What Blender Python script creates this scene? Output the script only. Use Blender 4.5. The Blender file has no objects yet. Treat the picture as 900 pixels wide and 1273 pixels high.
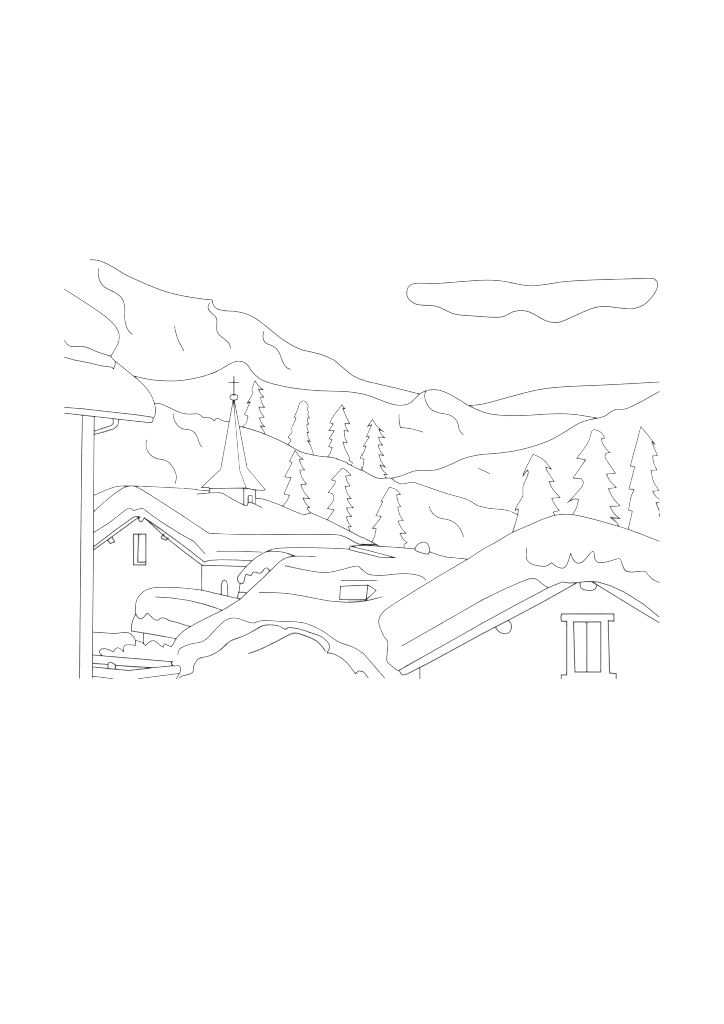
import bpy, bmesh, math, random
from mathutils import Vector, noise
from mathutils.bvhtree import BVHTree
from mathutils.geometry import delaunay_2d_cdt

random.seed(4)
scene = bpy.context.scene
COL = scene.collection

# ------------------------------------------------------------------ camera model
F, CX, CY, EYE = 1100.0, 450.0, 636.5, 6.0          # focal length in page units, eye height in metres
INK = 0.75                                           # half width of a drawn contour, page units


def at(x, y, d):
    return Vector(((x - CX) / F * d, d, EYE + (CY - y) / F * d))


def R(ox, oy, s):
    return lambda *p: [(ox + p[i] / s, oy + p[i + 1] / s) for i in range(0, len(p), 2)]


r1, r2, r3 = R(70, 310, 4.5), R(250, 360, 4.5), R(400, 450, 4.5)
r4, r5, r6 = R(490, 330, 2.647), R(600, 470, 3.913), R(70, 500, 4.5)
r7, r8, r9 = R(230, 450, 5.294), R(330, 540, 4.286), R(70, 590, 4.5)
r10, r11, r4d = R(70, 700, 4.5), R(240, 640, 4.5), R(400, 650, 4.5)
r12, r13 = R(200, 740, 3.0), R(600, 620, 3.913)


# ------------------------------------------------------------------ materials
def mat(name, build):
    m = bpy.data.materials.new(name)
    m.use_nodes = True
    nt = m.node_tree
    b = nt.nodes['Principled BSDF']
    build(nt, b)
    return m


def mottled(c0, c1, scale, bump, rough=0.85, kind='ShaderNodeTexNoise', stretch=(1, 1, 1)):
    def build(nt, b):
        tc = nt.nodes.new('ShaderNodeTexCoord')
        mp = nt.nodes.new('ShaderNodeMapping')
        mp.inputs['Scale'].default_value = stretch
        tx = nt.nodes.new(kind)
        tx.inputs['Scale'].default_value = scale
        rp = nt.nodes.new('ShaderNodeValToRGB')
        rp.color_ramp.elements[0].color = (*c0, 1)
        rp.color_ramp.elements[1].color = (*c1, 1)
        bp = nt.nodes.new('ShaderNodeBump')
        bp.inputs['Strength'].default_value = bump
        bp.inputs['Distance'].default_value = 0.02
        L = nt.links.new
        L(tc.outputs['Object'], mp.inputs['Vector'])
        L(mp.outputs['Vector'], tx.inputs['Vector'])
        fac = tx.outputs['Fac'] if 'Fac' in tx.outputs else tx.outputs[0]
        L(fac, rp.inputs['Fac'])
        L(rp.outputs['Color'], b.inputs['Base Color'])
        L(fac, bp.inputs['Height'])
        L(bp.outputs['Normal'], b.inputs['Normal'])
        b.inputs['Roughness'].default_value = rough
        b.inputs['Specular IOR Level'].default_value = 0.1
    return build


SNOW = mat('snow', mottled((.95, .95, .95), (.97, .97, .97), 3.0, .15))
PAINT = mat('white_paint', mottled((.93, .93, .93), (.95, .95, .95), 6.0, .1, stretch=(1, 1, 8)))
PLASTER = mat('white_plaster', mottled((.93, .93, .93), (.95, .95, .95), 5.0, .12))
NEEDLE = mat('snowy_needles', mottled((.91, .91, .91), (.94, .94, .94), 9.0, .2))
VAPOUR = mat('cloud_white', mottled((.88, .88, .88), (.92, .92, .92), .02, .05))


def _ink(nt, b):
    nz = nt.nodes.new('ShaderNodeTexNoise')
    nz.inputs['Scale'].default_value = 20
    rp = nt.nodes.new('ShaderNodeValToRGB')
    rp.color_ramp.elements[0].color = (.0, .0, .0, 1)
    rp.color_ramp.elements[1].color = (.0004, .0004, .0004, 1)
    nt.links.new(nz.outputs['Fac'], rp.inputs['Fac'])
    nt.links.new(rp.outputs['Color'], b.inputs['Base Color'])
    b.inputs['Roughness'].default_value = 1
    b.inputs['Specular IOR Level'].default_value = 0


BLACK = mat('black_line', _ink)


# ------------------------------------------------------------------ mesh helpers
class MB:
    def __init__(self):
        self.v, self.f, self.m, self.ink = [], [], [], []

    def add(self, vs, fs, mi=0):
        o = len(self.v)
        self.v += [Vector(p) for p in vs]
        self.f += [tuple(o + i for i in f) for f in fs]
        self.m += [mi] * len(fs)
        return self

    def bvh(self):
        fs = [f for f, m in zip(self.f, self.m) if m == 0]
        return BVHTree.FromPolygons(self.v, fs) if fs else None

    def build(self, name, material, parent=None, smooth=False):
        me = bpy.data.meshes.new(name)
        me.materials.append(material)
        me.materials.append(BLACK)
        o = bpy.data.objects.new(name, me)
        COL.objects.link(o)
        if parent is not None:
            o.parent = parent
            o.matrix_parent_inverse = parent.matrix_world.inverted()
        self.smooth = smooth
        PENDING.append((self, me))
        return o


PENDING = []


def finish():
    """Lay every contour on the surface it outlines (clear of the faces right beside it) and write the meshes."""
    V, T = [], []
    for mb, me in PENDING:
        o = len(V)
        V += mb.v
        T += [tuple(o + i for i in f) for f, m in zip(mb.f, mb.m) if m == 0]
    world_tree = BVHTree.FromPolygons(V, T)
    for mb, me in PENDING:
        for pts, dep, w in mb.ink:
            D = []
            for x, y in pts:
                d = dep(x, y) if callable(dep) else dep
                best = d
                for ox, oy in ((0, 0), (1, 0), (-1, 0), (0, 1), (0, -1), (.7, .7), (-.7, .7), (.7, -.7), (-.7, -.7)):
                    h = world_tree.ray_cast(EYEP, (at(x + ox, y + oy, 1) - EYEP).normalized())
                    if h[0] is not None and d * .86 < h[0].y < best:
                        best = h[0].y
                D.append(best)
            D = [min(D[max(0, i - 2):i + 3]) if max(D[max(0, i - 2):i + 3]) < 1.08 * D[i] else D[i] for i in range(len(D))]
            D = [sum(D[max(0, i - 1):i + 2]) / len(D[max(0, i - 1):i + 2]) for i in range(len(D))]
            P = [at(x, y, d - 3 * w * d / F) for (x, y), d in zip(pts, D)]
            tube(mb, P, lambda p: w * p.y / F)
        me.from_pydata(mb.v, [], mb.f)
        me.polygons.foreach_set('material_index', mb.m)
        if mb.smooth:
            me.polygons.foreach_set('use_smooth', [x == 0 for x in mb.m])
        me.validate()
        bm = bmesh.new(); bm.from_mesh(me)
        bmesh.ops.recalc_face_normals(bm, faces=bm.faces)
        bm.to_mesh(me); bm.free()


def tag(o, label=None, cat=None, group=None, kind=None):
    for k, v in (('label', label), ('category', cat), ('group', group), ('kind', kind)):
        if v:
            o[k] = v
    return o


def thing(name, loc, label, cat, group=None):
    o = bpy.data.objects.new(name, None)
    COL.objects.link(o)
    o.location = loc
    o.matrix_world.translation = Vector(loc)
    o.empty_display_size = .3
    return tag(o, label, cat, group)


def smooth_line(pts, n=4):
    """Catmull-Rom through the points."""
    if len(pts) < 3:
        return list(pts)
    out = []
    P = [pts[0]] + list(pts) + [pts[-1]]
    for i in range(1, len(P) - 2):
        a, b, c, d = P[i - 1:i + 3]
        for k in range(n):
            t = k / n
            out.append(tuple(.5 * (2 * b[j] + (c[j] - a[j]) * t + (2 * a[j] - 5 * b[j] + 4 * c[j] - d[j]) * t * t
                                   + (3 * b[j] - a[j] - 3 * c[j] + d[j]) * t ** 3) for j in range(len(b))))
    out.append(tuple(pts[-1]))
    return out


def resample(pts, step):
    out = [pts[0]]
    for a, b in zip(pts, pts[1:]):
        n = max(1, int(math.hypot(b[0] - a[0], b[1] - a[1]) / step))
        for k in range(1, n + 1):
            out.append((a[0] + (b[0] - a[0]) * k / n, a[1] + (b[1] - a[1]) * k / n))
    return out


def tube(mb, P, rad, mi=1, sides=6):
    """A round cord through world points P, one connected surface; a sharp corner gets a ring on either side."""
    P = [P[0]] + [b for a, b in zip(P, P[1:]) if (b - a).length > 1e-6]
    if len(P) < 2:
        return
    rf = rad if callable(rad) else (lambda p: rad)
    seg = [(b - a).normalized() for a, b in zip(P, P[1:])]
    rings = [(P[0] - seg[0] * rf(P[0]) * .5, seg[0], rf(P[0]))]
    for i in range(1, len(P) - 1):
        a, b = seg[i - 1], seg[i]
        if a.dot(b) > .75:
            rings.append((P[i], (a + b).normalized(), rf(P[i])))
        else:
            rings.append((P[i] + a * rf(P[i]) * .5, a, rf(P[i])))
            rings.append((P[i] - b * rf(P[i]) * .5, b, rf(P[i])))
    rings.append((P[-1] + seg[-1] * rf(P[-1]) * .5, seg[-1], rf(P[-1])))
    vs, fs = [], []
    up = Vector((0, 1, 0))
    for c, t, r in rings:
        u = t.cross(up)
        u = u.normalized() if u.length > 1e-4 else Vector((1, 0, 0))
        w = t.cross(u).normalized()
        for k in range(sides):
            an = 2 * math.pi * k / sides
            vs.append(c + u * math.cos(an) * r + w * math.sin(an) * r)
    for i in range(len(rings) - 1):
        for k in range(sides):
            k2 = (k + 1) % sides
            fs.append((i * sides + k, i * sides + k2, (i + 1) * sides + k2, (i + 1) * sides + k))
    fs.append(tuple(range(sides)))
    fs.append(tuple(range((len(rings) - 1) * sides, len(rings) * sides)))
    mb.add(vs, fs, mi)


EYEP = Vector((0, 0, EYE))


def draw(mb, pts, depth, w=INK, lift=3.0, tree=None, sm=False, step=3):
    """A black contour on the surface of mb (found by sight line through tree), else at the given depth."""
    if sm:
        pts = smooth_line(pts)
    pts = resample(pts, step)

    def dep(x, y):
        d = depth(x, y) if callable(depth) else depth
        if tree is not None:
            h = tree.ray_cast(EYEP, (at(x, y, 1) - EYEP).normalized())
            if h[0] is not None and abs(h[0].y - d) < .35 * d:
                d = h[0].y
        return d
    mb.ink.append((pts, dep, w))


def cdt(poly, step, extra=()):
    """Triangulated inside of a closed polygon with a grid of inner points."""
    pts = [Vector(p) for p in poly]
    n = len(pts)
    edges = [(i, (i + 1) % n) for i in range(n)]
    xs, ys = [p.x for p in pts], [p.y for p in pts]
    x = min(xs) + step * .5
    inner = []
    while x < max(xs):
        y = min(ys) + step * .5
        while y < max(ys):
            inside = False
            for i in range(n):
                a, b = pts[i], pts[(i + 1) % n]
                if (a.y > y) != (b.y > y) and x < (b.x - a.x) * (y - a.y) / (b.y - a.y) + a.x:
                    inside = not inside
            if inside and edge_dist(x, y, pts) > step * .35:
                inner.append(Vector((x + .01 * (len(inner) % 7), y)))
            y += step
        x += step
    res = delaunay_2d_cdt(pts + inner + [Vector(e) for e in extra], edges, [], 1, 1e-5)
    return [(v.x, v.y) for v in res[0]], [tuple(f) for f in res[2]]


def edge_dist(x, y, pts):
    best = 1e9
    n = len(pts)
    for i in range(n):
        a, b = pts[i], pts[(i + 1) % n]
        dx, dy = b[0] - a[0], b[1] - a[1]
        L = dx * dx + dy * dy
        t = 0 if L < 1e-12 else max(0, min(1, ((x - a[0]) * dx + (y - a[1]) * dy) / L))
        best = min(best, math.hypot(a[0] + t * dx - x, a[1] + t * dy - y))
    return best


def field(*ctrl):
    """Distance in metres at a sight line, blended from known points (x, y, metres)."""
    def f(x, y):
        s = w = 0
        for cx, cy, d in ctrl:
            k = 1 / ((x - cx) ** 2 + (y - cy) ** 2 + 30) ** 1.5
            s += k * d; w += k
        return s / w
    return f


def flat(d):
    return lambda x, y: d


def shell(mb, outline, depth, thick, step=12, shrink=.04, back=None):
    """A solid with the given outline whose front follows depth(x, y), thick metres deep."""
    if not callable(depth):
        depth = flat(depth)
    V, T = cdt(outline, step)
    front = [at(x, y, depth(x, y)) for x, y in V]
    c = sum(front, Vector()) / len(front)
    bk = (Vector(back) if back else Vector((c.x / c.y, 1, (c.z - EYE) / c.y))) * thick   # the solid's own depth axis
    rear = [p + Vector(((c.x - p.x) * shrink, 0, (c.z - p.z) * shrink)) + bk for p in front]
    n = len(front)
    cnt = {}
    for f in T:
        for a, b in zip(f, f[1:] + f[:1]):
            cnt[(a, b)] = 1
    rim = [(a, b) for a, b in cnt if (b, a) not in cnt]
    fs = list(T) + [tuple(n + i for i in reversed(f)) for f in T] + [(b, a, n + a, n + b) for a, b in rim]
    mb.add(front + rear, fs)
    return mb


def puff(mb, outline, d, step, depth_scale=1.0):
    """A rounded body with the given outline, as deep as it is wide."""
    V, T = cdt(outline, step)
    ds = [edge_dist(x, y, outline) for x, y in V]
    Rm = max(ds) * 1.02
    h = [math.sqrt(max(0, k * (2 * Rm - k))) * d / F * depth_scale for k in ds]
    n = len(V)
    idx, vs = [], []
    for i, (x, y) in enumerate(V):
        p = at(x, y, d)
        vs.append(p - Vector((0, h[i], 0)))
    rear = {}
    for i, (x, y) in enumerate(V):
        if ds[i] < 1e-3:
            rear[i] = i
        else:
            rear[i] = len(vs)
            vs.append(at(x, y, d) + Vector((0, h[i], 0)))
    fs = list(T) + [tuple(rear[i] for i in reversed(f)) for f in T]
    mb.add(vs, fs)
    return Rm


def puff_lift(Rm):
    return (math.sqrt(2 * Rm * INK) + INK) / INK


# ------------------------------------------------------------------ ground
gm = MB()
ys = [-40, -10, 0, 2, 3, 4, 5, 5.8, 6.5, 7.0, 7.4, 8, 9, 11, 14, 18, 24, 32, 42, 55, 75, 90, 140, 220, 400, 800, 1600, 4500]


def gz(y):
    if y <= 3:
        return 4.35
    if y <= 7:
        t = (y - 3) / 4
        return 4.35 + (EYE - 208.2 / F * 7 - 4.35) * (t * t * (3 - 2 * t))
    if y < 75:
        return min(EYE - 208.2 / F * 7, EYE - .192 * y - .06) - (0 if y > 7.5 else .02)
    return EYE - .192 * 75 - .06


xsg = [-4000, -1000, -300, -100, -40, -20, -10, -6, -3, 0, 3, 6, 10, 20, 40, 100, 300, 1000, 4000]
gv = [Vector((x, y, gz(y))) for y in ys for x in xsg]
n = len(xsg)
gm.add(gv, [(j * n + i, j * n + i + 1, (j + 1) * n + i + 1, (j + 1) * n + i) for j in range(len(ys) - 1) for i in range(n - 1)])
tag(gm.build('ground', SNOW, smooth=True), kind='structure')
BASE = gz(100)


# ------------------------------------------------------------------ hills
def hill(name, ridge, depth, foot, ink, creases=(), bump=.02):
    """ridge: outline (x, y); depth(x) of the crest and foot(x) of the near slope, metres."""
    mb = MB()
    rp = resample(smooth_line(ridge, 3), 6)
    rows, nb = 22, 6
    vs, fs = [], []
    for i, (x, y) in enumerate(rp):
        d, ft = depth(x), foot(x)
        p = at(x, y, d)
        col = []
        for k in range(rows + 1):
            t = k / rows
            dd = d + (ft - d) * t
            s = t ** 1.08
            z = p.z + (BASE - 1 - p.z) * s
            env = math.sin(math.pi * t)
            z += (noise.noise(Vector((p.x / d * 14, t * 3, d * .01))) * env * bump * (p.z - BASE)) if t > .05 else 0
            col.append(Vector((p.x, dd, z)))
        for k in range(1, nb + 1):
            t = k / nb
            col.insert(0, Vector((p.x, d + (d - ft) * .9 * t, p.z + (BASE - 1 - p.z) * t ** 1.2)))
        vs += col
    m = rows + nb + 1
    for i in range(len(rp) - 1):
        for k in range(m - 1):
            fs.append((i * m + k, i * m + k + 1, (i + 1) * m + k + 1, (i + 1) * m + k))
    mb.add(vs, fs)
    t = mb.bvh()
    for l in ink:
        draw(mb, smooth_line(l), lambda x, y: depth(x), lift=2.0)
    for l in creases:
        draw(mb, smooth_line(l), lambda x, y: depth(x) * .9, tree=t, lift=2.5)
    tag(mb.build(name, SNOW, smooth=True), kind='structure')
    return t


def lin(*kn):
    def f(x):
        if x <= kn[0][0]:
            return kn[0][1]
        for (a, p), (b, q) in zip(kn, kn[1:]):
            if x <= b:
                return p + (q - p) * (x - a) / (b - a)
        return kn[-1][1]
    return f


m1a = r1(188, 56, 225, 58, 265, 70, 320, 98, 380, 135, 440, 164, 520, 199, 600, 230, 680, 252, 760, 267, 830, 277, 874, 281.5)
m1b = r2(64, 57, 66, 72, 78, 95, 100, 109, 140, 117, 190, 120, 250, 133, 310, 162, 380, 215, 440, 264, 500, 304, 560, 333,
         620, 348, 680, 364, 740, 390) + r3(85, 0, 130, 38, 180, 77, 240, 104, 300, 119, 400, 142, 545, 178)
hill('mountain', [(76, 325), (95, 322.5)] + m1a + m1b + [(560, 505), (620, 525)], lin((0, 900)), lin((0, 620)), [m1a, m1b], [
    r1(240, 103, 235, 120, 237, 150, 250, 185, 275, 212, 320, 235, 355, 258, 375, 285, 384, 330, 384, 390, 395, 435, 410, 460, 427, 474),
    r1(662, 428, 670, 465, 685, 510, 715, 566),
    r2(50, 72, 41, 90, 43, 108, 60, 130, 85, 155, 90, 180, 89, 220, 100, 248, 135, 278, 160, 303, 165, 329),
    r2(354, 229, 348, 260, 355, 287, 375, 303, 410, 318, 435, 345, 450, 380, 465, 415, 485, 438, 504, 444)])

m3 = r3(820, 243, 865, 239) + r5(0, 125, 60, 110, 150, 85, 240, 62, 320, 48, 420, 40, 560, 34, 700, 27, 859, 18)
hill('hill', [(540, 520), (565, 508)] + m3 + [(830, 474)], lin((0, 850)), lin((0, 600)), [m3])

m2 = (r1(432, 707, 500, 722, 560, 731, 640, 735, 710, 731, 790, 717, 850, 700, 900, 681)
      + r2(60, 469, 110, 445, 160, 416, 190, 403, 215, 399, 245, 407, 265, 425, 285, 455, 315, 485, 350, 508, 420, 530,
           520, 550, 640, 563, 740, 567)
      + r3(130, 164, 200, 172, 260, 187, 320, 210, 370, 228, 410, 239, 455, 240, 490, 229, 520, 203, 545, 178, 580, 160,
           615, 154, 660, 158, 710, 178, 770, 212, 820, 243, 860, 262)
      + r5(0, 164, 50, 176, 130, 182, 220, 180, 320, 174, 400, 173, 460, 178, 510, 186, 560, 194))
hill('hill', [(80, 462), (130, 464)] + m2 + [(780, 532), (830, 550)], lin((0, 540)), lin((0, 350)), [m2], [
    r3(580, 160, 573, 185, 578, 215, 595, 248, 620, 271, 660, 285, 710, 295, 745, 318, 760, 345, 768, 380, 790, 408),
    r3(430, 291, 430, 325, 434, 350, 437, 364), r3(438, 366, 470, 369, 510, 376, 566, 392)])

m4 = (r5(859, 64, 790, 103, 730, 134, 690, 150, 650, 151, 625, 162, 595, 183, 560, 194, 510, 204, 460, 223, 400, 260, 340, 295,
         280, 320, 210, 341, 140, 356, 60, 366) + r3(900, 516, 850, 524, 790, 540, 720, 572, 660, 596, 620, 605, 540, 606, 500, 614,
                                                     440, 637, 384, 650))[::-1]
T4 = hill('hill', [(440, 620), (470, 606)] + m4 + [(832, 480)], lin((0, 320)), lin((0, 215)), [m4],
          [r3(875, 595, 900, 606) + r5(34, 465)], bump=0)

m5a = r1(550, 860, 580, 862, 620, 878, 680, 906, 730, 920) + r7(80, 340, 105, 350, 122, 365, 165, 367, 185, 378)
m5a2 = r7(194, 387, 203, 374, 220, 371, 245, 384, 270, 390, 290, 390)
m5b = (r7(360, 425, 380, 426) + r2(300, 787, 360, 808, 430, 838, 480, 863, 530, 892, 570, 911, 630, 925, 700, 935, 760, 944, 820, 969)
       + r3(0, 528, 40, 531, 90, 543, 150, 570, 222, 605, 270, 632, 300, 646, 320, 651, 360, 649, 384, 650, 410, 668, 435, 680, 460, 681,
            500, 672, 540, 682, 600, 703, 700, 737, 790, 762, 830, 779, 870, 803) + r5(0, 627, 40, 635, 90, 639, 130, 647, 167, 664))
m5b = sorted(m5b)
D5 = lin((80, 225), (360, 215), (480, 180), (640, 140), (720, 128))
T5 = hill('hill', [(78, 497), (140, 498)] + m5a + m5a2 + m5b + [(670, 662), (720, 690)], D5, lin((80, 100), (640, 84)),
          [m5a + m5a2[:1], m5a2, m5b], [
    r6(659, 62, 658, 85, 668, 112, 690, 138, 715, 150, 750, 155, 775, 170, 792, 200, 805, 235, 817, 250),
    r6(506, 210, 503, 240, 510, 270, 530, 296, 560, 314, 600, 322, 635, 340, 660, 375, 673, 415, 667, 455),
    r3(599, 806, 605, 827, 625, 853, 660, 873, 710, 884, 745, 903, 770, 930, 785, 960, 790, 980)], bump=0)

# ------------------------------------------------------------------ cloud
cl = r4(40, 90, 42, 75, 55, 62, 80, 57, 140, 58, 220, 52, 300, 47, 360, 51, 420, 63, 455, 66, 500, 61, 560, 52, 640, 47, 740, 44,
        840, 41, 858, 45, 867, 60, 860, 85, 840, 112, 815, 132, 780, 142, 740, 139, 690, 134, 650, 141, 600, 162, 550, 184, 525, 187,
        495, 180, 450, 155, 420, 148, 390, 152, 360, 167, 330, 170, 280, 167, 205, 161, 170, 148, 135, 133, 80, 129, 55, 118, 42, 103, 40, 90)
cs = smooth_line(cl, 3)
mb = MB()
Rm = puff(mb, cs[:-1], 1300, 7, 1.0)
draw(mb, cs, 1300, lift=puff_lift(Rm))
tag(mb.build('cloud', VAPOUR, smooth=True), 'long flat white cloud floating alone in the sky', 'cloud')

# ------------------------------------------------------------------ trees
TREES = [
    ('slender spruce beside the church cross', None,
     r7(380, 426, 405, 400, 416, 354, 393, 347, 431, 259, 408, 274, 447, 207, 442, 185, 448, 160, 463, 121, 520, 183, 486, 178, 524, 231,
        499, 232, 527, 299, 489, 296, 525, 362, 492, 368, 531, 428, 498, 420, 524, 460, 522, 473)),
    ('round-topped narrow conifer with small ragged edges on the crest', None,
     r7(678, 543, 697, 520, 695, 508, 680, 498, 686, 486, 706, 462, 705, 430, 720, 400, 733, 367, 721, 362, 740, 318, 755, 275, 770, 258,
        785, 255, 800, 265, 813, 288, 810, 310, 815, 330, 810, 345, 824, 368, 811, 368, 808, 385, 818, 409, 806, 409, 806, 430, 817, 465,
        806, 463, 812, 490, 828, 523, 808, 517, 825, 540, 840, 580, 849, 612)),
    ('spruce with a tiny hooked tip between the round-topped conifer and the lowest crest spruce', None,
     r3(35, 530, 50, 508, 60, 478, 40, 474, 60, 433, 42, 430, 72, 384, 41, 383, 67, 345, 47, 341, 65, 305, 116, 237, 136, 262, 120, 258,
        142, 310, 160, 345, 132, 342, 153, 388, 128, 383, 146, 451, 122, 448, 135, 490, 158, 535, 155, 550, 175, 562, 170, 574)),
    ('sharp-pointed spruce at the low end of the crest, where two hills meet', None,
     r3(222, 605, 230, 570, 233, 545, 217, 538, 245, 470, 228, 472, 264, 417, 246, 419, 277, 349, 252, 361, 281, 319, 345, 391, 317, 375,
        352, 425, 315, 419, 339, 466, 313, 463, 345, 524, 317, 518, 355, 590, 323, 576, 365, 631, 343, 628, 360, 649)),
    ('pointed spruce behind the church roof, nearest the steeple', T5,
     r8(93, 383, 115, 355, 130, 325, 100, 318, 138, 230, 104, 227, 144, 150, 129, 143, 160, 85, 205, 133, 183, 132, 212, 190, 185, 190,
        222, 266, 191, 267, 240, 344, 203, 339, 240, 390, 223, 391, 244, 417)),
    ('middle spruce behind the church roof with curled branches on one side', T5,
     r8(332, 455, 367, 402, 332, 395, 360, 360, 367, 335, 358, 315, 336, 310, 370, 265, 374, 248, 353, 243, 411, 179, 430, 188, 459, 218,
        430, 222, 455, 275, 427, 278, 460, 343, 438, 342, 473, 392, 435, 392, 464, 438, 434, 440, 460, 492, 444, 492, 452, 513)),
    ('blunt-topped spruce at the low end of the church roof, beside the boulder', T5,
     r8(563, 573, 578, 545, 587, 503, 566, 501, 600, 460, 613, 437, 585, 434, 622, 358, 613, 356, 657, 281, 690, 292, 718, 320, 697, 322,
        718, 385, 703, 388, 733, 460, 705, 462, 748, 528, 715, 528, 753, 578, 736, 585, 736, 605)),
    ('shortest of the three big spruces behind the snowy gable roof', T5,
     r5(142, 753, 160, 700, 168, 665, 172, 636, 157, 645, 160, 630, 185, 590, 194, 570, 195, 525, 210, 490, 220, 460, 216, 448, 193, 480,
        205, 445, 244, 370, 290, 393, 320, 425, 335, 444, 306, 432, 315, 455, 347, 503, 322, 503, 340, 540, 376, 581, 335, 585, 350, 615,
        372, 645, 342, 652, 350, 666)),
    ('big round-tipped spruce above the peak of the snowy gable roof', T4,
     r5(436, 664, 455, 630, 465, 590, 440, 590, 411, 606, 430, 587, 480, 530, 489, 505, 478, 490, 438, 487, 470, 440, 499, 397, 456, 390,
        490, 345, 515, 305, 530, 258, 543, 250, 570, 260, 588, 280, 591, 294, 578, 292, 582, 315, 605, 350, 620, 362, 600, 365, 595, 385,
        610, 410, 646, 463, 602, 467, 650, 532, 611, 538, 635, 585, 668, 622, 619, 625, 640, 660, 668, 684, 620, 678, 640, 692, 655, 708, 661, 720)),
    ('big sharp-tipped spruce behind the snowy gable roof, farthest of all from the steeple', T4,
     r5(707, 735, 720, 680, 727, 647, 709, 643, 720, 580, 736, 543, 710, 540, 739, 432, 717, 428, 769, 235, 810, 285, 839, 323, 824, 308,
        833, 335, 850, 377, 827, 378, 848, 447, 819, 449, 830, 500, 858, 548, 827, 550, 859, 590)),
]


def branchy(ol):
    """Curve the outline between its sharp branch tips: gentle bends are rounded, long straight drops sag towards the trunk."""
    cx = sum(p[0] for p in ol) / len(ol)
    top = min(range(len(ol)), key=lambda i: ol[i][1])
    cuts = [0]
    for i in range(1, len(ol) - 1):
        a = Vector(ol[i]) - Vector(ol[i - 1])
        b = Vector(ol[i + 1]) - Vector(ol[i])
        if a.angle(b) > math.radians(48):
            cuts.append(i)
    cuts.append(len(ol) - 1)
    out = [ol[0]]
    for a, b in zip(cuts, cuts[1:]):
        seg = ol[a:b + 1]
        if len(seg) == 2:
            (x0, y0), (x1, y1) = seg
            L = math.hypot(x1 - x0, y1 - y0)
            if L > 7 and a >= top and y1 - y0 > .5 * L:
                mx_, my_ = (x0 + x1) / 2, (y0 + y1) / 2
                seg = [seg[0], (mx_ - (y1 - y0) * .075, my_ + (x1 - x0) * .075), seg[1]]
        if len(seg) > 2:
            seg = smooth_line(seg, 3)
        out += seg[1:]
    return out


tree_tip = r5(859, 604, 843, 606, 859, 645)
for i, (label, slope, ol) in enumerate(TREES):
    ol = branchy(ol)
    bx, by = (ol[0][0] + ol[-1][0]) / 2, (ol[0][1] + ol[-1][1]) / 2 + 2
    if i == 7:
        bx, by = ol[0][0] + 3, ol[0][1]
    if slope is None:
        d = D5(bx) + 4
    else:
        if i == 9:
            by = ol[0][1]
            bx = 800
        h = slope.ray_cast(EYEP, (at(bx, by, 1) - EYEP).normalized())
        d = h[0].y
    body = list(ol)
    lx, ly = ol[0]
    rx, ry = ol[-1]
    if i == 9:
        body += [(826, 640), (822, 662), (816, 664)]
    else:
        body += [(rx - 1.5, ry + 6)]
    body += [(lx + 2, ly + 6)]
    base = at(bx, max(ly, ry) + 10, d)
    root = thing('spruce_tree', base, label, 'tree', 'spruce trees on the snowy slopes')
    mb = MB()
    Rm = puff(mb, body, d, 3.2)
    draw(mb, ol, d, lift=puff_lift(Rm) * .8, w=INK * .9)
    if i == 9:
        draw(mb, tree_tip, d, lift=puff_lift(Rm) * .8)
        draw(mb, r5(859, 657, 859, 675), d, lift=puff_lift(Rm) * .8)
    mb.build('crown', NEEDLE, root)
    tk = MB()
    w = (rx - lx if i != 9 else 26) * d / F
    tube(tk, [base + Vector((0, 0, -.6)), base + Vector((0, 0, 18 * d / F))], w * .09, mi=0, sides=10)
    tk.build('trunk', PAINT, root)

# ------------------------------------------------------------------ church in the middle distance
GD = 27.0
church = thing('church', at(178, 851, GD + 6), 'white gabled church with a tall pointed steeple and cross', 'church')
ridge_l = r6(213, 520, 300, 483, 350, 470, 420, 468, 530, 472, 700, 481, 780, 487)
snow_by_tower = r7(150, 847, 161, 862, 230, 860, 255, 867, 300, 894, 340, 917, 390, 941, 405, 948, 413, 943, 420, 922, 440, 926, 468, 938)
rake_far = r7(470, 897, 510, 900, 550, 912, 640, 946) + r8(93, 383, 190, 424, 215, 427, 245, 418, 330, 455, 440, 510, 563, 573, 608, 598)
edge_top = (r6(213, 610, 260, 567, 310, 524, 350, 495, 385, 475, 420, 468, 445, 472, 480, 490, 560, 540, 700, 630, 800, 697, 850, 730)
            + r11(90, 102, 120, 105, 240, 109, 500, 110, 700, 110) + r4d(0, 65, 70, 66, 110, 71, 150, 87, 200, 115, 230, 120, 308, 122))
drip = r6(212, 728, 300, 672, 390, 601, 405, 592, 418, 596, 435, 606, 455, 600, 475, 594, 490, 597, 540, 636, 620, 690, 700, 740, 770, 778, 835, 850)
board_l = r6(212, 806, 330, 715, 430, 644, 445, 639, 470, 641)
board_r = r6(492, 645, 600, 720, 700, 793, 825, 890)
eave_t = r6(825, 890, 835, 894, 845, 888, 855, 885) + r11(150, 252, 250, 253, 300, 256, 332, 257)
under_l = r6(209, 828, 330, 740, 456, 648)
under_r = r9(495, 243, 600, 340, 700, 420, 815, 507)
eave_b = r9(815, 507, 830, 511) + r11(70, 284, 120, 284, 298, 290)
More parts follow.
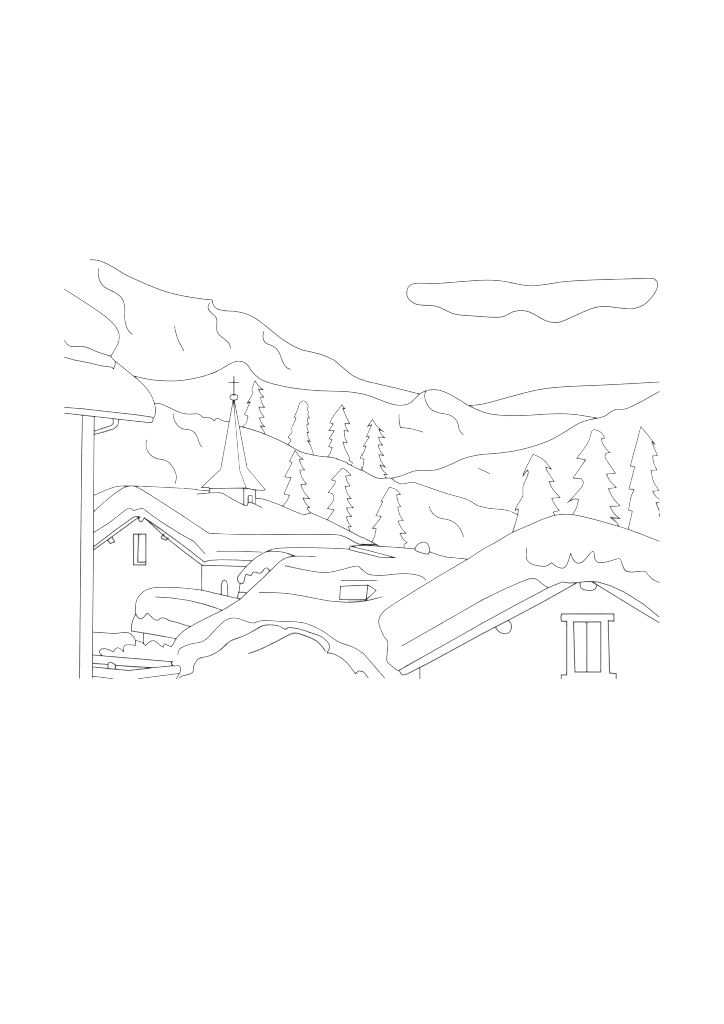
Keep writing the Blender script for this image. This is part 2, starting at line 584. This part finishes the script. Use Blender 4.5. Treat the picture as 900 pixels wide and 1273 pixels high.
rf = field((117, 680, 26.4), (140, 660, 26.4), (165, 640, 26.4), (178, 635, 26.4), (200, 655, 26.4), (230, 680, 26.4), (254, 698, 26.4),
           (117, 630, 27.2), (140, 612, 27.2), (160, 604, 27.4), (185, 618, 27.2), (220, 640, 27), (258, 662, 27),
           (117, 615, 32), (135, 607, 31), (200, 605.5, 34), (250, 608.5, 40), (265, 611, 42), (282, 615, 42), (300, 626, 43.1),
           (304, 629, 43.2), (310, 625, 43.7), (318, 627, 44.3), (325, 620, 46), (350, 629, 46), (372, 638, 44), (400, 645, 41), (440, 664, 38.3), (472, 680, 37.3),
           (300, 664, 30), (350, 664, 33), (400, 664, 35), (430, 666, 36.8), (455, 676, 37.2), (285, 696, 29), (310, 697, 30), (360, 690, 33), (420, 690, 35.5),
           (260, 640, 32), (300, 645, 36))
mb = MB()
outline = ([(115.5, 627)] + ridge_l + r7(80, 841) + snow_by_tower + rake_far + [(470, 684), (420, 692), (360, 698), (330, 698)]
           + eave_t[::-1] + board_r[::-1][1:] + board_l[::-1] + [(115.5, 680)])
outline = [p for i, p in enumerate(outline) if i == 0 or math.hypot(p[0] - outline[i - 1][0], p[1] - outline[i - 1][1]) > .15]
shell(mb, outline, rf, 1.2, 9, .02, (0, .8, -.5))
t = mb.bvh()
for l, s in ((ridge_l + r7(80, 841, 160, 848), 1), (r7(80, 869, 160, 862) + snow_by_tower[2:] + r7(508, 958), 0), (rake_far, 0), (edge_top, 1), (drip, 0),
             (board_l, 0), (board_r, 0), (eave_t, 0), (r11(134, 204, 260, 204, 386, 209), 0)):
    draw(mb, smooth_line(l) if s else l, rf, tree=t, lift=4)
roof = mb.build('snowy_roof', SNOW, church)

mb = MB()                                             # barge boards and eave board under the snow
shell(mb, board_l + r6(470, 641, 492, 645) + board_r + [(256.5, 699.5)] + under_r[::-1] + r6(456, 648) + under_l[::-1][1:], 26.5, .15, 20, 0)
for l in (under_l, r6(456, 648, 470, 643), under_r):
    draw(mb, l, 26.5, lift=4)
mb.build('barge_board', PAINT, church)
mb = MB()
shell(mb, [(253, 699.5)] + eave_t[2:] + [(330, 697.5), (330, 705)] + eave_b[::-1], field((253, 700, 26.5), (280, 700, 28), (332, 700, 31)), .2, 12, 0)
draw(mb, eave_b, field((253, 700, 26.5), (280, 700, 28), (332, 700, 31)), lift=6)
mb.build('eave_board', PAINT, church)

mb = MB()                                             # gable wall
gw = [(105, 690)] + r6(209, 828, 330, 740, 456, 648, 475, 641, 495, 648) + r9(600, 340, 700, 420, 815, 507) + [(251.1, 862), (105, 862)]
shell(mb, gw, GD, .4, 20, 0)
draw(mb, r9(815, 507, 815, 648), GD, lift=4)
mb.build('gable_wall', PLASTER, church)
mb = MB()
sw = lambda x, y: GD + (x - 251) * .085
shell(mb, [(251.4, 703), (330, 704), (330, 862), (251.4, 862)], sw, .4, 20, 0)
side = mb.build('side_wall', PLASTER, church)
mb = MB()
arch = r11(160, 452, 160, 400, 163, 382, 167, 370, 177, 365, 188, 370, 192, 383, 194, 395, 197, 458)
shell(mb, arch, lambda x, y: sw(x, y) - .05, .04, 8, 0)
draw(mb, arch, lambda x, y: sw(x, y) - .05, lift=4)
mb.build('arched_door', PAINT, church)
mb = MB()
win = r9(432, 333, 502, 333, 502, 506, 432, 506)
shell(mb, win, GD - .06, .05, 20, 0)
draw(mb, win + win[:1], GD - .06, lift=3)
wf = mb.build('window', PAINT, church)
mb = MB()
shell(mb, r9(462, 337, 500, 337, 500, 489, 457, 489), GD - .085, .02, 20, 0)
draw(mb, r9(461, 335, 456, 490, 502, 490), GD - .09, lift=2)
mb.build('shutter', PAINT, wf)
for br in (r9(458, 240, 462, 252, 465, 258, 470, 264, 482, 262, 492, 243), r9(287, 367, 302, 386, 328, 377, 312, 349),
           r9(605, 332, 587, 348, 588, 357, 615, 368, 628, 352)):
    mb = MB()
    shell(mb, br, 26.42, .5, 20, 0)
    draw(mb, br, 26.42, lift=3)
    mb.build('purlin', PAINT, church)


def corner(px, py, d):
    return at(px, py, d)


# steeple: belfry under a flared four-sided spire; plan square turned 22 degrees
dL, dF, dR = 44.4, 43.4, 45.6


def ring(l, f, r, k=1.0):
    dm = (dL + dR) / 2
    a = [corner(*l, dm + (dL - dm) * k), corner(*f, dm + (dF - dm) * k), corner(*r, dm + (dR - dm) * k)]
    return a + [a[0] + a[2] - a[1]]


(bl, bf, br_) = r7(107, 826, 406, 830, 530, 840)
(fl, ff, fr) = r7(236, 705, 362, 712, 412, 698)
(tl, tf, tr) = r7(318, 250, 321, 250, 327, 250)
rings = [ring(bl, bf, br_), ring(fl, ff, fr, .45), ring(tl, tf, tr, .04)]
mb = MB()
vs = [p for r in rings for p in r]
fs = [(3, 2, 1, 0), (8, 9, 10, 11)]
for k in (0, 1):
    for i in range(4):
        j = (i + 1) % 4
        fs.append((k * 4 + i, k * 4 + j, k * 4 + 4 + j, k * 4 + 4 + i))
mb.add(vs, fs)


def cord3(mb, P, w=INK, lift=3):
    P = [p + (EYEP - p).normalized() * (w * p.y / F * lift) for p in P]
    Q = [P[0]]
    for a, b in zip(P, P[1:]):
        Q += [a.lerp(b, k / 6) for k in range(1, 7)]
    tube(mb, Q, lambda p: w * p.y / F)


for c in range(3):
    cord3(mb, [rings[0][c], rings[1][c], rings[2][c]], w=.6)
cord3(mb, [rings[0][0]] + [at(*p, 44.1) for p in r7(157, 826, 162, 832)] + [at(*p, d) for p, d in zip(r7(388, 829, 406, 830), (43.5, 43.4))]
      + [at(*r7(470, 843)[0], 44.5), at(*r7(522, 845)[0], 45.4), rings[0][2]])
spire = mb.build('spire', PAINT, church)
mb = MB()
c0 = at(*r7(324, 231)[0], 45)
ball = r7(312, 213, 336, 213, 347, 218, 352, 231, 347, 244, 336, 250, 312, 250, 301, 244, 296, 231, 301, 218)
Rm = puff(mb, ball, 45, 1.5)
draw(mb, ball + ball[:1], 45, lift=puff_lift(Rm), step=2)
mb.build('finial', PAINT, spire, smooth=True)
mb = MB()
cord3(mb, [at(*p, 45) for p in r7(324, 93, 324, 218)], w=.95)
cord3(mb, [at(*p, 44.97) for p in r7(288, 133, 357, 133)])
mb.build('cross', PAINT, spire)

(el, ef, er) = r7(161, 829, 389, 832, 468, 842)
top = ring(el, ef, er, .9)
bot = [p - Vector((0, 0, 2.2)) for p in top]
mb = MB()
mb.add(bot + [p - Vector((0, 0, .02)) for p in top], [(3, 2, 1, 0), (4, 5, 6, 7)] + [(i, (i + 1) % 4, 4 + (i + 1) % 4, 4 + i) for i in range(4)])
cord3(mb, [top[0], at(*r7(161, 862)[0], top[0].y)])
cord3(mb, [top[1], at(*r7(389, 940)[0], top[1].y)])
cord3(mb, [top[2], at(*r7(468, 936)[0], top[2].y)])
bel = mb.build('belfry', PLASTER, church)
mb = MB()
fd = lambda x, y: top[1].y + (x - ef[0]) / (er[0] - ef[0]) * (top[2].y - top[1].y) - .4
op = r7(420, 924, 420, 879, 444, 879, 444, 932, 420, 932)
shell(mb, op, fd, .39, 20, 0)
draw(mb, r7(420, 922, 420, 879, 444, 879, 444, 926), fd, w=.58)
mb.build('belfry_opening', PAINT, bel)

# ------------------------------------------------------------------ snow-laden shed in front of the church
shed = thing('shed', at(205, 846, 22), 'low shed under a thick rounded snow cover in front of the church', 'shed')
s_top = r10(445, 283, 445, 235, 452, 205, 472, 175, 500, 153, 545, 139, 600, 136, 680, 138, 760, 145, 830, 155) + r11(110, 436, 170, 450, 230, 464, 268, 471)
s_edge = r10(445, 283, 455, 302, 470, 313, 490, 303, 510, 281, 525, 293, 550, 316, 570, 320, 585, 309, 605, 308, 640, 324, 680, 333, 720, 347, 755, 355)
d_edge1 = r10(643, 470, 655, 455, 668, 430, 690, 402, 720, 376, 760, 351, 830, 314) + r11(163, 536, 215, 505, 268, 471)
d_edge2 = r11(268, 471, 330, 412, 400, 347, 450, 297, 490, 260, 530, 239, 577, 232)
sf = field((169, 763, 22), (172, 740, 22.6), (200, 770, 22), (235, 779, 22), (190, 730, 24), (240, 733, 25), (300, 745, 26), (270, 755, 24.5), (240, 750, 24), (200, 742, 23.2))
mb = MB()
shell(mb, s_top + r11(230, 510, 170, 545, 60, 600) + s_edge[::-1][:-1], sf, 1.0, 10, .03)
t = mb.bvh()
draw(mb, s_top, sf, tree=t, sm=True, lift=4)
draw(mb, s_edge, sf, tree=t, sm=True, lift=4)
draw(mb, r10(553, 190, 640, 195, 740, 209, 830, 231, 900, 254) + r11(60, 500, 120, 518, 163, 534), sf, tree=t, lift=4)
mb.build('snow_cover', SNOW, shed)
mb = MB()
shell(mb, s_edge + r10(760, 400, 668, 423, 600, 411, 520, 397, 420, 381, 421, 350, 430, 315), 22.05, .8, 12, 0)
draw(mb, r10(445, 283, 430, 315, 421, 350, 420, 381, 520, 397, 600, 411, 668, 423), 22.05, lift=4)
mb.build('roof_edge', PAINT, shed)
mb = MB()
shell(mb, r10(489, 390, 760, 420, 760, 700, 489, 700), 22.5, .15, 20, 0)
draw(mb, r10(489, 394, 489, 455), 22.5, lift=4)
mb.build('wall', PLASTER, shed)

# ------------------------------------------------------------------ long low house with the big snow roof
house = thing('chalet', at(360, 850, 25), 'low chalet with a broad smooth snow roof and a small dormer', 'house')
d_top = r11(405, 209, 450, 192, 520, 185, 620, 184, 700, 185, 800, 188) + r4d(100, 144, 155, 147)
d_top2 = r4d(325, 132, 400, 136, 517, 146)
d_top3 = r4d(602, 162, 640, 176, 690, 190, 750, 197, 815, 203)
e_in = r11(405, 209, 440, 204, 490, 207, 535, 217, 577, 232)
df = field((213, 804, 21), (240, 777, 22), (275, 759, 23), (300, 744, 24), (330, 715, 25), (368, 691, 26), (330, 686, 27.5), (380, 681, 29), (430, 682, 29.5), (480, 679, 29.5),
           (520, 683, 29), (560, 693, 28), (581, 695, 27.5), (400, 730, 25.5), (440, 750, 24), (500, 750, 24), (550, 740, 25), (300, 780, 22), (400, 800, 21.5), (480, 800, 21.5), (350, 860, 20), (250, 860, 20), (480, 860, 20))
mb = MB()
shell(mb, d_edge1 + d_edge2[1:] + e_in[::-1][1:] + d_top[1:] + r4d(163, 130) + d_top2 + r4d(545, 165, 575, 173) + d_top3 + [(592, 720), (540, 760), (515, 860), (213, 860)], df, 1.2, 12, .03)
t = mb.bvh()
for l, s in ((d_edge1, 1), (d_edge2 + r11(640, 232, 692, 236), 1), (e_in, 1), (d_top, 1), (d_top2, 0), (d_top3, 1),
             (r11(517, 285, 600, 303, 680, 318) + r4d(0, 277, 50, 276, 120, 260, 170, 247, 200, 242, 215, 248, 230, 267,
                                                                                   255, 286, 300, 294, 350, 293, 420, 286, 470, 285, 520, 290, 560, 303, 580, 322), 1),
             (r11(372, 435, 450, 436, 530, 441, 620, 455, 700, 471, 770, 483) + r4d(80, 440, 150, 445, 220, 440, 280, 429, 336, 414), 1),
             (r4d(110, 323, 180, 322, 260, 324, 308, 321), 0)):
    draw(mb, smooth_line(l) if s else l, df, tree=t, lift=4)
mb.build('snow_roof', SNOW, house)
mb = MB()
dd = 24.3
shell(mb, r4d(107, 355, 255, 348, 246, 430, 102, 430), dd, .9, 20, 0)
draw(mb, r4d(107, 355, 255, 348, 246, 430, 102, 430, 107, 355), dd, lift=4)
sd = lambda x, y: dd + (x - 454.5) * .07
shell(mb, r4d(255.5, 348, 302, 378, 246.5, 430), sd, .3, 20, .0)
draw(mb, r4d(255, 348, 302, 378, 246, 430), sd, lift=4)
mb.build('dormer', PAINT, house)
ef_ = field((296, 722, 24.2), (305, 714, 24.2), (335, 706, 24.4), (335, 686, 25.5), (310, 700, 24.5), (350, 686, 26), (368, 691, 26))
e_out = r11(405, 209, 370, 229, 335, 255, 300, 289, 265, 330, 250, 352, 253, 372, 265, 384, 280, 384, 288, 370, 293, 345, 300, 333, 325, 340, 340, 320,
            378, 327, 400, 303, 415, 297, 425, 305, 430, 316)
mb = MB()
shell(mb, e_out + d_edge2[::-1][:5] + e_in[::-1][1:-1], ef_, .9, 8, .03)
t = mb.bvh()
draw(mb, e_out, ef_, tree=t, sm=True, lift=4)
mb.build('snow_overhang', SNOW, house)
mb = MB()
shell(mb, r11(265, 384, 280, 384, 290, 350, 300, 325, 425, 300, 432, 314, 400, 347, 330, 412, 268, 471, 248, 464, 258, 435), 24.6, .6, 20, 0)
draw(mb, r11(265, 384, 258, 435, 248, 464), 24.6, lift=4)
draw(mb, r11(255, 434, 290, 434, 303, 439), 24.6, lift=4)
mb.build('end_wall', PLASTER, house)

mb = MB()
bo = r4d(517, 148, 530, 125, 555, 110, 575, 108, 592, 120, 601, 148, 600, 163, 592, 175, 575, 173, 545, 165, 525, 157, 517, 148)
bs = smooth_line(bo, 3)
Rm = puff(mb, bs[:-1], 28.6, 2.5)
draw(mb, bs, 28.6, lift=puff_lift(Rm), step=2)
tag(mb.build('boulder', SNOW, smooth=True), 'small rounded snow-covered boulder on the far edge of the broad roof', 'boulder')
mb = MB()
pd = field((435, 682, 29), (473, 693, 27.8), (491, 693, 27.8), (437, 679, 29.1), (472, 679, 29.3))
shell(mb, r4d(155, 150, 330, 195, 410, 195, 170, 132, 163, 131), pd, .12, 8, 0)
for l in (r4d(155, 147, 163, 130, 240, 126, 325, 132), r4d(155, 150, 330, 195, 410, 195, 170, 132)):
    draw(mb, l, pd, lift=4)
tag(mb.build('plank', PAINT), 'long flat plank lying aslant on the far side of the broad snow roof', 'plank')

# ------------------------------------------------------------------ arched snow hut in the foreground
hut = thing('hut', at(345, 846, 17), 'arched hut buried under thick snow in the foreground', 'hut')
c_out = r12(64, 222, 68, 205, 80, 195, 110, 183, 150, 175, 175, 160, 200, 133, 230, 103, 255, 88, 285, 86, 315, 96, 345, 104, 380, 95, 450, 98, 520, 101,
            560, 112, 610, 137, 660, 172, 720, 195, 750, 215, 790, 260, 833, 310)
c_in = r12(70, 310, 80, 302, 118, 290, 123, 265, 142, 237, 180, 227, 220, 206, 260, 171, 310, 152, 350, 131, 380, 114, 410, 111, 440, 115, 465, 128)
c_in2 = r12(465, 128, 480, 121, 520, 127, 560, 140, 600, 155, 625, 178, 631, 195, 621, 216)
c_in3 = r12(621, 216, 650, 221, 690, 247, 728, 294)
c_in4 = r12(728, 294, 740, 283, 755, 288, 772, 310)
cf = field((223, 843, 15), (241, 825, 15), (285, 795, 15), (335, 777, 15), (360, 783, 15), (407, 810, 15), (445, 838, 15), (457, 845, 15),
           (221, 812, 16), (250, 800, 16.2), (285, 770, 16.4), (340, 772, 16.2), (390, 778, 16), (440, 805, 15.6), (477, 843, 15.5))
mb = MB()
shell(mb, c_out + [(482, 850), (459, 850)] + c_in4[::-1] + c_in3[::-1][1:] + c_in2[::-1][1:] + c_in[::-1][1:] + [(221, 850), (217, 846)], cf, .9, 9, .03)
t = mb.bvh()
for l in (c_out, c_in, c_in2, c_in3, c_in4):
    draw(mb, l, cf, tree=t, sm=True, lift=4)
mb.build('snow_cover', SNOW, hut)
mb = MB()
third = r12(328, 218, 370, 203, 430, 174, 480, 148, 505, 142, 540, 152, 580, 170, 605, 195, 615, 210)
shell(mb, [(221, 856)] + [(x + 1, y + .5) for x, y in c_in] + [(x, y + .5) for x, y in c_in2[1:]] + c_in3[1:] + c_in4[1:] + [(459, 856)], 15.3, .5, 16, 0)
draw(mb, third, 15.3, sm=True, lift=6)
mb.build('gable_wall', PLASTER, hut)

# ------------------------------------------------------------------ bushes and fence by the corner post
b1 = r10(207, 387, 270, 391, 330, 394, 385, 388, 410, 393, 430, 410, 443, 433, 443, 461, 400, 458, 380, 467, 378, 498, 355, 478, 340, 475, 328, 485, 320, 498,
         300, 488, 275, 480, 252, 482, 243, 492, 243, 503, 256, 517)
mb = MB()
Rm = puff(mb, b1 + r10(230, 540, 190, 540, 190, 388), 17, 3.5, .7)
for l in (b1[:8],):
    draw(mb, l, 17, lift=puff_lift(Rm) * 1.1, sm=True, step=2)
tag(mb.build('bush', SNOW), 'smooth snow-capped bush against the corner post', 'bush', 'snowy bushes behind the fence')
b2 = r10(445, 435, 470, 440, 490, 453, 500, 463)
b2b = r10(500, 463, 520, 444, 540, 435, 560, 442, 580, 460, 600, 472)
b2c = r10(600, 472, 606, 453, 625, 461, 643, 470)
mb = MB()
full = b1[:6:-1][:0] + [b1[-1]] + b1[::-1][1:len(b1) - 7] + b2[1:] + b2b[1:] + b2c[1:] + r10(668, 500, 668, 570, 400, 560, 256, 545)
shell(mb, full, field((126, 813, 14), (150, 803, 14.4), (170, 797, 15), (200, 803, 15), (213, 804, 14.6), (213, 822, 13.4), (130, 820, 13.4), (170, 820, 13.4)), .8, 6, .05)
for l in (b1[7:11], b1[10:13], b1[12:15], b1[14:], b2, b2b, b2c):
    draw(mb, l, 14.2, sm=True, lift=5, step=2)
tag(mb.build('bush', SNOW), 'low wavy-topped snow-laden bush between the shed and the fence', 'bush', 'snowy bushes behind the fence')

fence = thing('fence', at(165, 846, 12.2), 'snowy board fence with one short round-topped post', 'fence')
mb = MB()
fa = r10(190, 514, 205, 515, 300, 523, 420, 533, 560, 545, 655, 553)
fa_r = r10(655, 553, 645, 558, 646, 568, 660, 577)
fb = r10(660, 575, 600, 581, 540, 586, 500, 592, 405, 602, 300, 592, 204, 582, 190, 581)
shell(mb, fa + fa_r[1:] + fb[1:], 12.1, .12, 14, 0)
draw(mb, fa[1:] + fa_r, 12.1, lift=3)
draw(mb, fb[:-1], 12.1, lift=3)
draw(mb, r10(204, 562, 288, 568), 12.1, lift=3)
draw(mb, r10(332, 573, 430, 580, 540, 586), 12.1, lift=3)
mb.build('board', PAINT, fence)
mb = MB()
fp = r10(290, 589, 290, 563, 297, 555, 310, 557, 331, 570, 331, 592)
shell(mb, fp + r10(331, 680, 290, 680), 12.02, .07, 8, 0)
draw(mb, fp, 12.02, lift=4, step=2)
mb.build('post', PAINT, fence)
mb = MB()
fr_ = r10(660, 577, 685, 575, 696, 585, 697, 600, 690, 620, 672, 650)
shell(mb, fb[::-1][1:-1] + fr_ + r10(650, 690, 190, 690, 190, 582), field((116, 830, 12.15), (160, 834, 12.15), (215, 828, 12.15), (225, 830, 12.2), (220, 843, 11.6), (160, 845, 11.6), (116, 843, 11.6)), .25, 8, 0)
for l in (fr_, r10(202, 634, 317, 648), r10(460, 648, 560, 635, 684, 619)):
    draw(mb, l, 11.5, lift=4)
mb.build('snow_drift', SNOW, fence)

# ------------------------------------------------------------------ near eave and post on the left
lodge = thing('lodge', at(92, 846, 8.4), 'near house corner with heavy roof snow and a tall slim post', 'house')
u_out = r1(46, 222, 110, 262, 200, 321, 270, 370, 320, 415, 345, 452, 353, 485, 348, 520, 325, 565, 310, 590, 306, 600)
u_low = r1(46, 508, 60, 528, 85, 542, 140, 541, 180, 550, 230, 572, 308, 597)
uf = field((80, 423, 10), (110, 430, 10), (138, 443, 10), (148, 415, 10.5), (140, 400, 11), (110, 378, 12), (80, 359, 13), (100, 405, 10.8))
mb = MB()
shell(mb, u_out + u_low[::-1][1:], uf, .8, 9, .03)
t = mb.bvh()
draw(mb, u_out, uf, tree=t, sm=True, lift=4)
draw(mb, u_low, uf, tree=t, sm=True, lift=4)
up = mb.build('upper_snow', SNOW, lodge)
u_eave = r1(46, 602, 100, 617, 180, 633, 250, 650, 310, 658, 321, 667)
mb = MB()
shell(mb, u_low[:-1] + r1(306, 600, 331, 625, 331, 645) + u_eave[::-1], 10.1, .5, 12, 0)
draw(mb, u_eave, 10.1, lift=4)
draw(mb, r1(321, 667, 330, 645, 330, 625), 10.1, lift=4)
draw(mb, r1(306, 600, 330, 624), 10.1, lift=4)
mb.build('upper_eave', PAINT, lodge)
l_right = r1(330, 624, 432, 707, 490, 758, 525, 803, 545, 845, 555, 885, 556, 915, 550, 935, 543, 944)
l_top = r1(46, 883, 140, 890, 300, 908, 430, 922, 530, 936, 543, 944)
lf = field((80, 506, 7.6), (110, 509, 7.6), (150, 514, 7.6), (190, 520, 7.6), (193, 508, 7.7), (185, 485, 8.2), (166, 467, 8.8), (143, 450, 10.05), (110, 450, 10.05), (80, 444, 10.05))
mb = MB()
shell(mb, u_eave[:-1] + r1(321, 667, 330, 645) + l_right + l_top[::-1][1:], lf, .5, 11, .02)
t = mb.bvh()
draw(mb, l_right, lf, tree=t, sm=True, lift=4)
draw(mb, l_top, lf, tree=t, lift=4)
mb.build('roof_snow', SNOW, lodge)
l_bot = r1(46, 916, 200, 933, 350, 950, 520, 969, 535, 969, 543, 955, 543, 944)
mb = MB()
shell(mb, l_top[:-1] + l_bot[::-1], 7.62, .2, 14, 0)
draw(mb, l_bot, 7.62, lift=4)
mb.build('fascia', PAINT, lodge)
pl = r6(146, 73, 142, 300, 138, 700, 136, 900) + r10(130, 647)
pr = r6(213, 82, 210, 450, 208, 900) + r10(202, 647)
mb = MB()
shell(mb, [(pl[0][0], 512)] + pl + r10(129, 700, 202, 700) + pr[::-1] + [(pr[0][0], 514)], 7.9, .14, 20, 0)
draw(mb, pl, 7.9, lift=3)
draw(mb, pr, 7.9, lift=3)
mb.build('corner_post', PAINT, lodge)
mb = MB()
shell(mb, [(80, 512), (101, 514), (101, 862), (80, 862)], 8.3, .3, 30, 0)
mb.build('wall', PLASTER, lodge)
bi = r6(318, 96, 318, 118, 310, 128, 214, 160)
bo_ = r6(349, 99, 347, 122, 338, 138, 320, 150, 270, 166, 214, 180)
mb = MB()
shell(mb, bi + bo_[::-1], 7.95, .08, 8, 0)
draw(mb, bi, 7.95, lift=3, step=2)
draw(mb, bo_, 7.95, lift=3, step=2)
mb.build('brace', PAINT, lodge)

# ------------------------------------------------------------------ near gabled house on the right
WD = 16.0
gab = thing('chalet', at(690, 846, WD + 4), 'near chalet with a deep snow roof and a framed double window in its gable', 'house')
g_top = (r4d(430, 826, 420, 826, 405, 815, 375, 790, 361, 770, 365, 710, 366, 667, 345, 635, 325, 592, 316, 560, 320, 530, 340, 500, 370, 475, 420, 442, 500, 392, 600, 330,
             700, 270, 815, 203) + r13(0, 246, 60, 213, 142, 165, 220, 131, 290, 100, 350, 81, 395, 76, 440, 78, 520, 95, 600, 117, 700, 147, 790, 180, 859, 207))
k_top = r4d(430, 826) + r13(0, 604, 150, 522, 318, 433, 385, 405)
k_mid = r13(385, 405, 420, 410, 460, 408, 510, 402, 560, 405)
k_rt = r13(560, 405, 620, 423, 690, 455, 780, 512, 859, 576)
k_bl = r4d(430, 828, 440, 845, 452, 853, 475, 847, 600, 783) + r13(0, 656, 150, 578, 300, 498, 455, 411)
k_br = r13(530, 404, 640, 471, 760, 545, 859, 604)
fold = r4d(445, 690) + r13(0, 491, 100, 442, 180, 407, 225, 390, 250, 387, 270, 398, 295, 420, 318, 433)
drips = [r13(214, 238, 210, 275, 216, 300, 240, 319, 290, 329, 315, 325, 335, 311), r13(335, 311, 355, 328, 385, 338, 402, 330, 415, 305, 427, 265),
         r13(427, 265, 440, 297, 463, 314, 490, 303, 528, 260, 541, 263, 545, 292, 560, 309, 600, 308, 662, 292, 675, 310, 690, 345, 720, 357, 785, 353, 805, 372, 830, 394, 859, 408)]
gf = field((495, 833, 15.3), (540, 808, 15.3), (600, 774, 15.3), (650, 747, 15.3), (700, 724, 15.3), (730, 723, 15.3), (760, 730, 15.3), (800, 752, 15.3), (820, 768, 15.3),
           (482, 820, 15.5), (500, 803, 15.6), (550, 775, 15.6), (600, 746, 15.6), (660, 719, 15.6), (680, 705, 15.6), (720, 700, 15.7), (780, 712, 15.7), (818, 725, 15.7),
           (470, 772, 17), (500, 750, 18.5), (550, 718, 19), (600, 683, 19.5), (640, 660, 19.5), (700, 640, 20), (760, 652, 19.5), (820, 673, 19.5))
mb = MB()
shell(mb, smooth_line(g_top, 2) + k_rt[::-1] + k_mid[::-1][1:] + k_top[::-1][1:-1], gf, .9, 12, .02)
t = mb.bvh()
draw(mb, g_top, gf, tree=t, sm=True, lift=4)
for l in (k_top, k_mid, k_rt):
    draw(mb, l, gf, tree=t, lift=4)
draw(mb, fold, gf, tree=t, lift=4)
for l in drips:
    draw(mb, l, gf, tree=t, sm=True, lift=4)
mb.build('snow_roof', SNOW, gab)
mb = MB()
shell(mb, k_top[:1] + k_bl[1:] + r13(455, 408) + k_mid[::-1][3:] + k_top[::-1][1:-1], 15.32, .12, 14, 0)
draw(mb, k_bl, 15.32, lift=4)
mb.build('barge_board', PAINT, gab)
mb = MB()
shell(mb, k_br + k_rt[::-1] + r13(545, 404), 15.32, .12, 14, 0)
draw(mb, k_br, 15.32, lift=4)
mb.build('barge_board', PAINT, gab)
mb = MB()
shell(mb, r4d(546, 806) + r4d(600, 780) + r13(0, 652, 150, 574, 300, 494, 455, 408, 530, 403, 640, 467, 760, 541, 862, 604) + [(820.3, 862), (521.3, 862)], WD, 6.0, 24, .0, (.12, 1, 0))
draw(mb, r4d(546, 808, 546, 875), WD, lift=4)
mb.build('gable_wall', PLASTER, gab)
for br in (r13(60, 625, 75, 645, 100, 657, 125, 652, 138, 632, 136, 608, 122, 592), r13(473, 408, 474, 425, 485, 440, 520, 447, 545, 440, 555, 420)):
    mb = MB()
    shell(mb, br + ([] if br[0][0] < 700 else r13(550, 406)), 15.36, .6, 12, 0)
    draw(mb, br, 15.30, sm=True, lift=4, step=2)
    mb.build('purlin', PAINT, gab)
wo = r13(383, 561, 638, 561, 638, 597, 610, 594, 617, 849, 649, 851, 649, 880, 381, 880, 381, 858, 408, 858, 408, 597, 383, 597, 379, 577)
mb = MB()
shell(mb, wo, WD - .08, .06, 20, 0)
for l in (r13(408, 597, 383, 597, 379, 577, 383, 561, 638, 561, 638, 597, 610, 594, 617, 849, 649, 851, 649, 880), r13(408, 597, 408, 858, 381, 858, 381, 880)):
    draw(mb, l, WD - .08, lift=3)
wf = mb.build('window', PAINT, gab)
for sx, nm in (((443, 505), 'casement'), ((507, 573), 'casement')):
    mb = MB()
    a, b = sx
    a2 = a + (6 if a < 500 else 0)
    shell(mb, r13(a, 601, b, 601, b, 843, a2, 843), WD - .10, .015, 30, 0)
    if a < 500:
        draw(mb, r13(506, 600, 441, 600, 448, 844, 506, 844), WD - .10, lift=3)
    else:
        draw(mb, r13(506, 844, 506, 600, 574, 600, 574, 844, 506, 844), WD - .10, lift=3)
    mb.build(nm, PAINT, wf)

finish()

# ------------------------------------------------------------------ light, world, camera
CLOUD = 13.0
SUN_EL, SUN_ROT = math.radians(42), math.radians(200)
world = bpy.data.worlds.new('World')
scene.world = world
world.use_nodes = True
nt = world.node_tree
bg = nt.nodes['Background']
sky = nt.nodes.new('ShaderNodeTexSky')
sky.sky_type = 'NISHITA'
sky.sun_disc = False
sky.sun_elevation = SUN_EL
sky.sun_rotation = SUN_ROT
sky.dust_density = 3
# bright even overcast: a white cloud deck with only a little of the clear sky coming through
mx = nt.nodes.new('ShaderNodeMix')
mx.data_type = 'RGBA'
mx.inputs['Factor'].default_value = .985
SA = [i for i in mx.inputs if i.name == 'A' and i.type == 'RGBA'][0]
SB = [i for i in mx.inputs if i.name == 'B' and i.type == 'RGBA'][0]
SB.default_value = (CLOUD, CLOUD, CLOUD, 1)
nt.links.new(sky.outputs['Color'], SA)
nt.links.new([o for o in mx.outputs if o.type == 'RGBA'][0], bg.inputs['Color'])
bg.inputs['Strength'].default_value = .15
sun = bpy.data.lights.new('sun', 'SUN')
sun.energy = .5
sun.angle = math.radians(30)
sun.color = (1, .97, .93)
so = bpy.data.objects.new('sun', sun)
COL.objects.link(so)
to = Vector((math.sin(SUN_ROT) * math.cos(SUN_EL), math.cos(SUN_ROT) * math.cos(SUN_EL), math.sin(SUN_EL)))
so.rotation_euler = to.to_track_quat('Z', 'Y').to_euler()

cam = bpy.data.cameras.new('camera')
co = bpy.data.objects.new('camera', cam)
COL.objects.link(co)
co.location = EYEP
co.rotation_euler = (math.radians(90), 0, 0)
cam.sensor_fit = 'HORIZONTAL'
cam.sensor_width = 36
cam.lens = 36 * F / 900
cam.clip_start = .1
cam.clip_end = 10000
scene.camera = co
vs_ = scene.view_settings
vs_.view_transform = 'Standard'
vs_.look = 'None'
vs_.exposure = -.18
vs_.gamma = 1
vs_.use_curve_mapping = False
scene.cycles.max_bounces = 12
scene.cycles.diffuse_bounces = 10
scene.cycles.filter_width = 1.4
